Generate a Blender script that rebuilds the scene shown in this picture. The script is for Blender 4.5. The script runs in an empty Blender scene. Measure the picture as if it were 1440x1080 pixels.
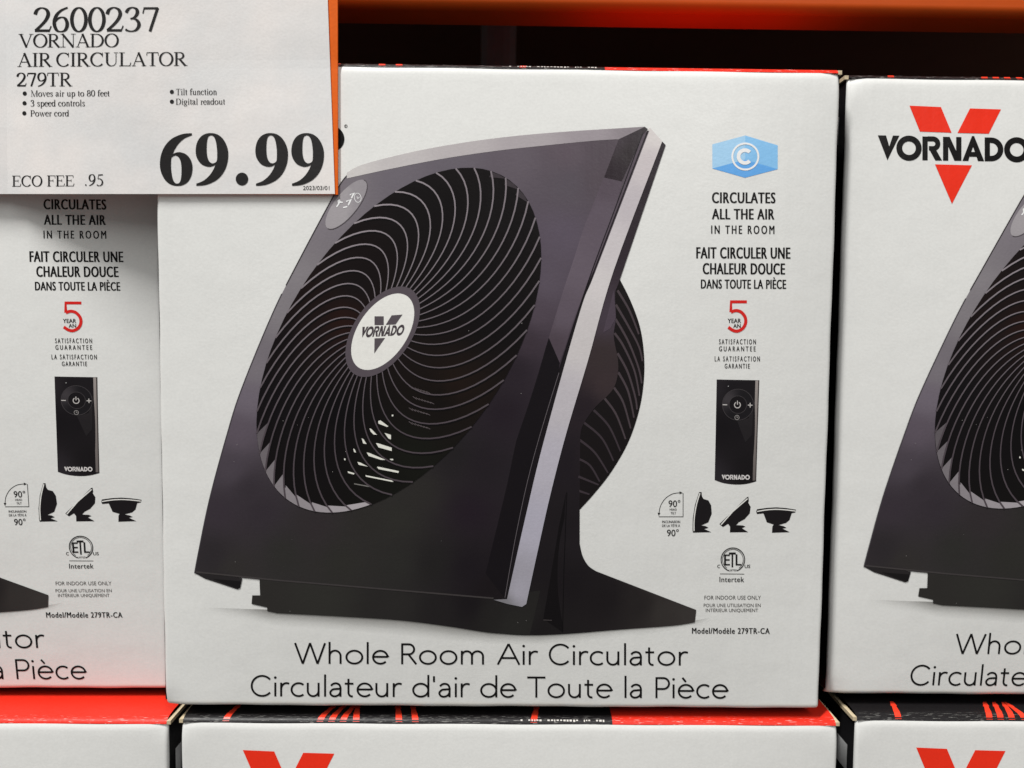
import bpy, math, random
import numpy as np
from mathutils import Matrix, Vector
from mathutils.geometry import tessellate_polygon, delaunay_2d_cdt
random.seed(7)
scene = bpy.context.scene
COL = scene.collection

# ------------------------------------------------------------------ camera
FPX = 1082.0                                   # focal length in photo pixels (1440 wide)
CAM = np.array([0.00504, -0.45767, 0.22524])
PITCH, YAW, ROLL = math.radians(3.354), math.radians(0.559), math.radians(-0.568)
def cam_axes():
    cp, sp, cy, sy = math.cos(PITCH), math.sin(PITCH), math.cos(YAW), math.sin(YAW)
    fwd = np.array([sy*cp, cy*cp, -sp]); right = np.array([cy, -sy, 0.0]); down = np.cross(fwd, right)
    c, s = math.cos(ROLL), math.sin(ROLL)
    return np.array([c*right + s*down, -s*right + c*down, fwd])
AX = cam_axes()
cd = bpy.data.cameras.new('camera'); co = bpy.data.objects.new('camera', cd); COL.objects.link(co)
cd.sensor_width = 36; cd.lens = FPX/1440*36; cd.clip_start = 0.01; cd.clip_end = 50
m = np.eye(4); m[:3, 0] = AX[0]; m[:3, 1] = -AX[1]; m[:3, 2] = -AX[2]; m[:3, 3] = CAM
co.matrix_world = Matrix(m.tolist())
cd.dof.use_dof = True; cd.dof.focus_distance = 0.47; cd.dof.aperture_fstop = 6.0
scene.camera = co

# ------------------------------------------------------------------ light
w = bpy.data.worlds.new('World'); scene.world = w; w.use_nodes = True
bg = w.node_tree.nodes['Background']; bg.inputs[0].default_value = (1.0, .992, .975, 1); bg.inputs[1].default_value = 0.155
def lamp(name, pos, target, energy, sx, sy, color):
    d = bpy.data.lights.new(name, 'AREA'); d.shape = 'RECTANGLE'; d.size = sx; d.size_y = sy
    d.energy = energy; d.color = color
    o = bpy.data.objects.new(name, d); COL.objects.link(o); o.location = pos
    o.rotation_euler = (Vector(target) - Vector(pos)).to_track_quat('-Z', 'Y').to_euler()
lamp('high_bay_lamp', (-1.50, -1.66, 4.30), (0, 0, .2), 280, .26, 1.7, (1.0, .99, .972))      # steep, from the left: casts the box corner shadow
lamp('aisle_lamp', (.80, -2.15, 2.10), (0, 0, .2), 27, .12, 1.9, (1.0, .99, .972))           # lower, from the right
scene.view_settings.view_transform = 'Standard'; scene.view_settings.look = 'None'
scene.view_settings.exposure = 0.0; scene.view_settings.gamma = 1.0
scene.view_settings.use_curve_mapping = False

# ------------------------------------------------------------------ helpers
def ray(px, py, Y=0.0):
    d = AX.T @ np.array([(px-720)/FPX, (py-540)/FPX, 1.0]); t = (Y-CAM[1])/d[1]
    return CAM + t*d
KALB = 1.13                                     # print colour read off the sheet -> albedo
def lin(v): v /= 255.0; return v/12.92 if v <= .04045 else ((v+.055)/1.055)**2.4
def c(r, g, b): return (min(.9, lin(r)*KALB), min(.9, lin(g)*KALB), min(.9, lin(b)*KALB), 1.0)
def tag(o, label=None, cat=None, group=None, kind=None):
    for k, v in (('label', label), ('category', cat), ('group', group), ('kind', kind)):
        if v: o[k] = v
    return o
def empty(name, loc=(0, 0, 0)):
    o = bpy.data.objects.new(name, None); o.empty_display_size = .05; COL.objects.link(o); o.location = loc; return o
def mesh_obj(name, verts, faces, mat, parent=None, smooth=False):
    me = bpy.data.meshes.new(name); me.from_pydata([tuple(map(float, v)) for v in verts], [], faces); me.update()
    if smooth: me.polygons.foreach_set('use_smooth', [True]*len(me.polygons))
    o = bpy.data.objects.new(name, me); COL.objects.link(o); me.materials.append(mat)
    if parent: o.parent = parent
    return o
def box_verts(x0, x1, y0, y1, z0, z1):
    v = [(x, y, z) for x in (x0, x1) for y in (y0, y1) for z in (z0, z1)]
    f = [(0, 1, 3, 2), (4, 6, 7, 5), (0, 4, 5, 1), (2, 3, 7, 6), (0, 2, 6, 4), (1, 5, 7, 3)]
    return v, f
def bevel(o, wd, seg=2):
    b = o.modifiers.new('bevel', 'BEVEL'); b.width = wd; b.segments = seg; b.limit_method = 'ANGLE'
    return o

# ------------------------------------------------------------------ materials
def new_mat(name):
    m = bpy.data.materials.new(name); m.use_nodes = True; nt = m.node_tree
    return m, nt, nt.nodes, nt.links, nt.nodes['Principled BSDF']
def add(nodes, typ, **kw):
    n = nodes.new(typ)
    for k, v in kw.items(): setattr(n, k, v)
    return n
def board_mat(name, rough=.30, spec=.24, bump=.065, grain=.026, color=None, alpha=False, wear=None, blotch=False):
    """Coated printed corrugated board: colour from the print, fine paper relief, faint flute lines."""
    m, nt, N, Lk, P = new_mat(name)
    if color is None:
        a = add(N, 'ShaderNodeAttribute', attribute_name='Col'); src = a.outputs['Color']
    else:
        a = add(N, 'ShaderNodeRGB'); a.outputs[0].default_value = color; src = a.outputs[0]
    tc = add(N, 'ShaderNodeTexCoord')
    mp = add(N, 'ShaderNodeMapping'); mp.inputs['Scale'].default_value = (620, 620, 760); Lk.new(tc.outputs['Object'], mp.inputs[0])
    n1 = add(N, 'ShaderNodeTexNoise'); n1.inputs['Scale'].default_value = 1.0; n1.inputs['Detail'].default_value = 4; Lk.new(mp.outputs[0], n1.inputs['Vector'])
    mp2 = add(N, 'ShaderNodeMapping'); mp2.inputs['Scale'].default_value = (150, 150, 3); Lk.new(tc.outputs['Object'], mp2.inputs[0])
    n2 = add(N, 'ShaderNodeTexNoise'); n2.inputs['Scale'].default_value = 1.0; n2.inputs['Detail'].default_value = 2; Lk.new(mp2.outputs[0], n2.inputs['Vector'])
    n3 = add(N, 'ShaderNodeTexNoise'); n3.inputs['Scale'].default_value = 14; n3.inputs['Detail'].default_value = 2; Lk.new(tc.outputs['Object'], n3.inputs['Vector'])
    # colour grain
    mr = add(N, 'ShaderNodeMapRange'); mr.inputs[1].default_value = .3; mr.inputs[2].default_value = .7
    mr.inputs[3].default_value = 1-grain; mr.inputs[4].default_value = 1+grain; Lk.new(n1.outputs[0], mr.inputs[0])
    mul = add(N, 'ShaderNodeMix', data_type='RGBA', blend_type='MULTIPLY'); mul.inputs[0].default_value = 1
    Lk.new(src, mul.inputs[6]); Lk.new(mr.outputs[0], mul.inputs[7]); out = mul.outputs[2]
    if wear:                                     # scuffed fold: bare white paper breaking through
        ws = add(N, 'ShaderNodeTexNoise'); ws.inputs['Scale'].default_value = wear[0]; ws.inputs['Detail'].default_value = 6
        mw = add(N, 'ShaderNodeMapping'); mw.inputs['Scale'].default_value = wear[3]; Lk.new(tc.outputs['Object'], mw.inputs[0]); Lk.new(mw.outputs[0], ws.inputs['Vector'])
        r2 = add(N, 'ShaderNodeMapRange'); r2.inputs[1].default_value = wear[1]; r2.inputs[2].default_value = wear[1]+.05; Lk.new(ws.outputs[0], r2.inputs[0])
        sx = add(N, 'ShaderNodeSeparateXYZ'); Lk.new(tc.outputs['Object'], sx.inputs[0])
        r3 = add(N, 'ShaderNodeMapRange'); r3.inputs[1].default_value = wear[2][0]; r3.inputs[2].default_value = wear[2][1]; r3.inputs[3].default_value = wear[2][2]; r3.inputs[4].default_value = wear[2][3]
        Lk.new(sx.outputs[wear[4]], r3.inputs[0])
        if len(wear) > 5: r3.inputs[3].default_value *= wear[5]
        mm = add(N, 'ShaderNodeMath', operation='MULTIPLY'); Lk.new(r2.outputs[0], mm.inputs[0]); Lk.new(r3.outputs[0], mm.inputs[1])
        mx = add(N, 'ShaderNodeMix', data_type='RGBA'); Lk.new(mm.outputs[0], mx.inputs[0]); Lk.new(out, mx.inputs[6]); mx.inputs[7].default_value = (.8, .78, .73, 1)
        out = mx.outputs[2]
    if blotch:
        nb = add(N, 'ShaderNodeTexNoise'); nb.inputs['Scale'].default_value = 22; nb.inputs['Detail'].default_value = 3; Lk.new(tc.outputs['Object'], nb.inputs['Vector'])
        rb = add(N, 'ShaderNodeValToRGB'); rb.color_ramp.elements[0].position = .35; rb.color_ramp.elements[1].position = .68
        rb.color_ramp.elements[0].color = (.91, .92, .92, 1); rb.color_ramp.elements[1].color = (1.03, .995, .97, 1); Lk.new(nb.outputs[0], rb.inputs[0])
        mb = add(N, 'ShaderNodeMix', data_type='RGBA', blend_type='MULTIPLY'); mb.inputs[0].default_value = 1; Lk.new(out, mb.inputs[6]); Lk.new(rb.outputs[0], mb.inputs[7]); out = mb.outputs[2]
    Lk.new(out, P.inputs['Base Color'])
    rr = add(N, 'ShaderNodeMapRange'); rr.inputs[3].default_value = rough-.06; rr.inputs[4].default_value = rough+.10
    Lk.new(n3.outputs[0], rr.inputs[0]); Lk.new(rr.outputs[0], P.inputs['Roughness'])
    P.inputs['Specular IOR Level'].default_value = spec
    s1 = add(N, 'ShaderNodeMath', operation='MULTIPLY_ADD'); s1.inputs[1].default_value = 2.6; Lk.new(n2.outputs[0], s1.inputs[0]); Lk.new(n1.outputs[0], s1.inputs[2])
    s2 = add(N, 'ShaderNodeMath', operation='MULTIPLY_ADD'); s2.inputs[1].default_value = 14; Lk.new(n3.outputs[0], s2.inputs[0]); Lk.new(s1.outputs[0], s2.inputs[2])
    n4 = add(N, 'ShaderNodeTexNoise'); n4.inputs['Scale'].default_value = 55; n4.inputs['Detail'].default_value = 3; Lk.new(tc.outputs['Object'], n4.inputs['Vector'])
    s3 = add(N, 'ShaderNodeMath', operation='MULTIPLY_ADD'); s3.inputs[1].default_value = 5; Lk.new(n4.outputs[0], s3.inputs[0]); Lk.new(s2.outputs[0], s3.inputs[2])
    b = add(N, 'ShaderNodeBump'); b.inputs['Strength'].default_value = bump; b.inputs['Distance'].default_value = .0008
    Lk.new(s3.outputs[0], b.inputs['Height']); Lk.new(b.outputs[0], P.inputs['Normal'])
    if alpha:
        Lk.new(a.outputs['Alpha'], P.inputs['Alpha'])
    return m
WHITE = c(218, 218, 215)
M_print = board_mat('printed_board')
M_soft = board_mat('printed_soft_shadow', alpha=True)
M_front = board_mat('front_board', color=WHITE, wear=(1.0, .40, (.0048, .0030, 0, 1), (120, 60, 350), 2))
M_black = board_mat('black_side_board', color=c(24, 23, 25), rough=.4, grain=.1)
M_black_w = board_mat('black_flap_board', color=c(26, 24, 25), rough=.4, grain=.1, wear=(1.0, .60, (.0045, .0065, 1, 0), (160, 3600, 60), 1, .30))
M_red_w = board_mat('red_flap_board', color=c(208, 42, 26), rough=.4, grain=.06, wear=(1.0, .62, (.0040, .006, 1, 0), (160, 3600, 60), 1, .6))
M_kraft = board_mat('bare_cardboard_edge', color=c(196, 180, 150), rough=.8, spec=.1, grain=.15)
M_paper = board_mat('sign_paper', color=c(219, 217, 216), rough=.6, spec=.2, bump=.07, grain=.03, blotch=True)
M_ink = board_mat('sign_ink', rough=.5, spec=.3, bump=.07, grain=.12)
M_orange_card = board_mat('orange_sign_card', color=c(214, 92, 8), rough=.5, spec=.2, grain=.05)

def paint_mat(name, col, rough, noise=.12, scale=30, metal=0):
    m, nt, N, Lk, P = new_mat(name)
    tc = add(N, 'ShaderNodeTexCoord'); n = add(N, 'ShaderNodeTexNoise'); n.inputs['Scale'].default_value = scale; n.inputs['Detail'].default_value = 5
    Lk.new(tc.outputs['Object'], n.inputs['Vector'])
    mr = add(N, 'ShaderNodeMapRange'); mr.inputs[3].default_value = 1-noise; mr.inputs[4].default_value = 1+noise; Lk.new(n.outputs[0], mr.inputs[0])
    mul = add(N, 'ShaderNodeMix', data_type='RGBA', blend_type='MULTIPLY'); mul.inputs[0].default_value = 1; mul.inputs[6].default_value = col
    Lk.new(mr.outputs[0], mul.inputs[7]); Lk.new(mul.outputs[2], P.inputs['Base Color'])
    P.inputs['Roughness'].default_value = rough; P.inputs['Specular IOR Level'].default_value = .2; P.inputs['Metallic'].default_value = metal
    b = add(N, 'ShaderNodeBump'); b.inputs['Strength'].default_value = .15; b.inputs['Distance'].default_value = .002
    Lk.new(n.outputs[0], b.inputs['Height']); Lk.new(b.outputs[0], P.inputs['Normal'])
    return m
M_beam = paint_mat('orange_rack_paint', (.52, .072, .003, 1), .5)
M_post = paint_mat('grey_rack_steel', (.30, .36, .38, 1), .5)
M_deck = paint_mat('shade_deck_board', (.10, .05, .035, 1), .8)
M_back = paint_mat('void_backing', (.5, .24, .16, 1), .9)
M_floor = paint_mat('concrete', (.25, .24, .23, 1), .7)

# ------------------------------------------------------------------ flat print builder
LAYER = .00006
class Art:
    """Collects flat printed shapes; each shape has a layer (height of the ink film) and a colour per vertex."""
    def __init__(s, mapper): s.v = []; s.f = []; s.c = []; s.map = mapper; s.k = 0
    def _put(s, pts, faces, cols, layer):
        b = len(s.v); s.k = (s.k+1) % 6
        lift = layer*LAYER + s.k*4e-6
        for p in pts: s.v.append(s.map(p[0], p[1], lift))
        s.c += cols; s.f += [tuple(b+i for i in f) for f in faces]
    def poly(s, pts, col, layer=1, holes=()):
        P = np.array(pts, float)
        if not holes and max(np.ptp(P[:, 0]), np.ptp(P[:, 1])) > 30:
            return s.grad(pts, col if callable(col) else (lambda x, y: col), layer, 12)
        loops = [list(pts)] + [list(h) for h in holes]
        tri = tessellate_polygon([[Vector((p[0], p[1], 0)) for p in l] for l in loops])
        allp = [p for l in loops for p in l]
        s._put(allp, tri, [col(*p) if callable(col) else col for p in allp], layer)
    def mesh(s, pts, faces, col, layer=1):
        s._put(pts, faces, [col(*p) if callable(col) else col for p in pts], layer)
    def grad(s, pts, colfn, layer=1, step=14):
        P = np.array(pts, float); x0, y0 = P.min(0); x1, y1 = P.max(0)
        vs = [Vector(p) for p in P]; n = len(vs)
        y = y0+step*.5
        while y < y1:
            x = x0+step*.5
            while x < x1:
                if inside(x, y, P): vs.append(Vector((x, y)))
                x += step
            y += step
        r = delaunay_2d_cdt(vs, [], [list(range(n))], 1, 1e-4)
        pp = [(v.x, v.y) for v in r[0]]
        s._put(pp, r[2], [colfn(*p) for p in pp], layer)
    def line(s, pts, wd, col, layer=1):
        if not hasattr(wd, '__len__'):
            q = [tuple(pts[0])]
            for b in pts[1:]:
                d = math.dist(q[-1], b); k = max(1, int(d/15)); o = q[-1]
                q += [(o[0]+(b[0]-o[0])*i/k, o[1]+(b[1]-o[1])*i/k) for i in range(1, k+1)]
            pts = q
        p, f = ribbon(pts, wd); s._put(p, f, [col(*q) if callable(col) else col for q in p], layer)
    def build(s, name, parent, mat=None):
        me = bpy.data.meshes.new(name); me.from_pydata(s.v, [], s.f); me.update()
        a = me.color_attributes.new('Col', 'FLOAT_COLOR', 'POINT'); a.data.foreach_set('color', [x for q in s.c for x in q])
        me.materials.append(mat or M_print)
        o = bpy.data.objects.new(name, me); COL.objects.link(o); o.parent = parent
        return o
def inside(x, y, P):
    r = False; n = len(P); j = n-1
    for i in range(n):
        if (P[i][1] > y) != (P[j][1] > y) and x < (P[j][0]-P[i][0])*(y-P[i][1])/(P[j][1]-P[i][1])+P[i][0]: r = not r
        j = i
    return r
def ribbon(pts, wd, closed=False):
    P = np.array(pts, float)
    if closed: T = np.roll(P, -1, 0)-np.roll(P, 1, 0)
    else:
        T = np.zeros_like(P); T[1:-1] = P[2:]-P[:-2]; T[0] = P[1]-P[0]; T[-1] = P[-1]-P[-2]
    T /= np.maximum(1e-9, np.linalg.norm(T, axis=1))[:, None]
    Nn = np.stack([-T[:, 1], T[:, 0]], 1)
    W = np.array([wd(*t) for t in T]) if callable(wd) else (np.array(wd, float) if hasattr(wd, '__len__') else np.full(len(P), wd))
    if len(P) > 2 and not callable(wd) and not closed:   # mitre
        for i in range(1, len(P)-1):
            a = P[i]-P[i-1]; a /= np.linalg.norm(a)+1e-9
            W[i] /= max(.5, abs(a @ T[i]))
    A = P+Nn*W[:, None]/2; B = P-Nn*W[:, None]/2
    n = len(P); pts = [tuple(q) for q in np.vstack([A, B])]
    f = [(i, (i+1) % n, n+(i+1) % n, n+i) for i in range(n if closed else n-1)]
    return pts, f
def arc(cx, cy, rx, ry, a0, a1, n=None):
    n = n or max(4, int(abs(a1-a0)/12)+1)
    return [(cx+rx*math.cos(math.radians(a0+(a1-a0)*i/n)), cy+ry*math.sin(math.radians(a0+(a1-a0)*i/n))) for i in range(n+1)]
def catmull(P, closed=False, n=6):
    P = [np.array(p, float) for p in P]; m = len(P); out = []
    g = (lambda i: P[i % m]) if closed else (lambda i: P[max(0, min(m-1, i))])
    for i in range(m if closed else m-1):
        p0, p1, p2, p3 = g(i-1), g(i), g(i+1), g(i+2)
        for k in range(n):
            t = k/n
            out.append(tuple(.5*((2*p1)+(-p0+p2)*t+(2*p0-5*p1+4*p2-p3)*t*t+(-p0+3*p1-3*p2+p3)*t**3)))
    if not closed: out.append(tuple(P[-1]))
    return out
def idw(samples, power=2.6):
    S = np.array([q[:2] for q in samples], float); V = np.array([q[2:] for q in samples], float)
    def f(x, y):
        d = ((S[:, 0]-x)**2+(S[:, 1]-y)**2+30)**(-power/2); v = (d[:, None]*V).sum(0)/d.sum()
        return c(*v)
    return f

# ------------------------------------------------------------------ lettering
# every glyph: (advance, [(points, faces)...]) in units of the cap height, y up
def sans_text(body, weight=0.0, spacing=1.0):
    """Built-in face; returns points (y up, cap height 1) and faces."""
    cu = bpy.data.curves.new('t', 'FONT'); cu.body = body; cu.offset = weight; cu.space_character = spacing; cu.resolution_u = 3
    o = bpy.data.objects.new('t', cu); COL.objects.link(o)
    dg = bpy.context.evaluated_depsgraph_get(); dg.update()
    me = o.evaluated_get(dg).to_mesh()
    pts = [(v.co.x, v.co.y) for v in me.vertices]; f = [tuple(p.vertices) for p in me.polygons]
    o.evaluated_get(dg).to_mesh_clear(); bpy.data.objects.remove(o); bpy.data.curves.remove(cu)
    return pts, f
_p, _f = sans_text('H'); CAPH = max(q[1] for q in _p)
def sans(body, weight=0.0, spacing=1.0):
    p, f = sans_text(body, 0.0, spacing)
    return [([(x/CAPH+d, y/CAPH) for x, y in p], f) for d in ((-weight, weight) if weight else (0,))]
def place(shapes, x0, x1, yt, yb, slope=0.0, shear=0.0):
    """Fit ink from x0 to x1, cap height from yt to yb (photo pixels on the sheet)."""
    xs = [q[0] for p, f in shapes for q in p]; a, b = min(xs), max(xs); s = (x1-x0)/(b-a); h = yb-yt
    return [([(x0+(x-a)*s+shear*y*h, yb-y*h+slope*(x-a)*s) for x, y in p], f) for p, f in shapes]
def put(art, shapes, col, layer=2):
    for p, f in shapes: art.mesh(p, f, col, layer)

LW = .092
def mono(strokes, w=LW):
    out = []
    for s in strokes:
        if len(s) == 2 and s[1] == 'dot': out.append((arc(s[0][0], s[0][1], .062, .062, 0, 345, 12), [tuple(range(13))]))
        else: out.append(ribbon(s, w))
    return out
XH = .66
def _bowl(cx, r=.36, ry=None, a0=0, a1=360): return arc(cx, XH/2, r, ry or XH/2-.02+.0, a0, a1, 28 if a1-a0 > 200 else 14)
AV = {  # light geometric sans of the headline
 'W': (1.45, [[(.04, 1), (.39, 0)], [(.39, 0), (.72, 1)], [(.72, 1), (1.06, 0)], [(1.06, 0), (1.40, 1)]]),
 'h': (.76, [[(.12, 0), (.12, 1.06)], [(.12, .36)]+arc(.37, .38, .25, .26, 180, 0)[1:]+[(.62, 0)]]),
 'o': (.90, [_bowl(.45)]),
 'l': (.24, [[(.12, 0), (.12, 1.06)]]),
 'e': (.82, [[(.08, .35), (.74, .35)]+arc(.42, XH/2, .33, XH/2-.02, 5, 318, 26)]),
 'R': (.80, [[(.12, 0), (.12, 1)], [(.12, .96), (.42, .96)]+arc(.42, .72, .24, .24, 90, -90)[1:]+[(.12, .48)], [(.40, .48), (.76, 0)]]),
 'm': (1.24, [[(.12, 0), (.12, .66)], [(.12, .38)]+arc(.35, .40, .23, .24, 180, 0)[1:]+[(.58, 0)], [(.58, .38)]+arc(.83, .40, .25, .24, 180, 0)[1:]+[(1.08, 0)]]),
 'A': (1.06, [[(.04, 0), (.53, 1)], [(.53, 1), (1.02, 0)], [(.2, .32), (.86, .32)]]),
 'i': (.24, [[(.12, 0), (.12, .66)], [(.12, .90), 'dot']]),
 'r': (.48, [[(.12, 0), (.12, .66)], [(.12, .34)]+arc(.37, .36, .25, .28, 180, 62)[1:]]),
 'C': (1.02, [arc(.56, .5, .48, .48, 40, 320, 28)]),
 'c': (.70, [arc(.42, XH/2, .33, XH/2-.02, 48, 312, 20)]),
 'u': (.76, [[(.11, .66), (.11, .28)]+arc(.36, .28, .25, .26, 180, 360)[1:], [(.61, .66), (.61, 0)]]),
 'a': (.70, [catmull([(.12, .52), (.22, .61), (.36, .64), (.50, .58), (.56, .44), (.56, .3)])+[(.56, 0)], catmull([(.56, .38), (.38, .37), (.2, .34), (.09, .2), (.16, .06), (.32, .02), (.48, .09), (.56, .22)])]),
 't': (.50, [[(.20, .86), (.20, .2)]+arc(.36, .2, .16, .18, 180, 285)[1:], [(.03, .625), (.43, .625)]]),
 'd': (.88, [_bowl(.43, .35), [(.78, 0), (.78, 1.06)]]),
 "'": (.26, [[(.13, .72), (.13, 1.0)]]),
 'T': (.88, [[(.02, .96), (.86, .96)], [(.44, 0), (.44, .94)]]),
 'P': (.76, [[(.12, 0), (.12, 1)], [(.12, .96), (.44, .96)]+arc(.44, .70, .26, .26, 90, -90)[1:]+[(.12, .44)]]),
 ' ': (.40, []),
}
AV['è'] = (AV['e'][0], AV['e'][1]+[[(.26, .98), (.42, .78)]])
def avenir(text, track=.035):
    x = 0; out = []
    for ch in text:
        adv, st = AV[ch]
        for p, f in mono(st): out.append(([(a+x, b) for a, b in p], f))
        x += adv+track
    return out

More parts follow.
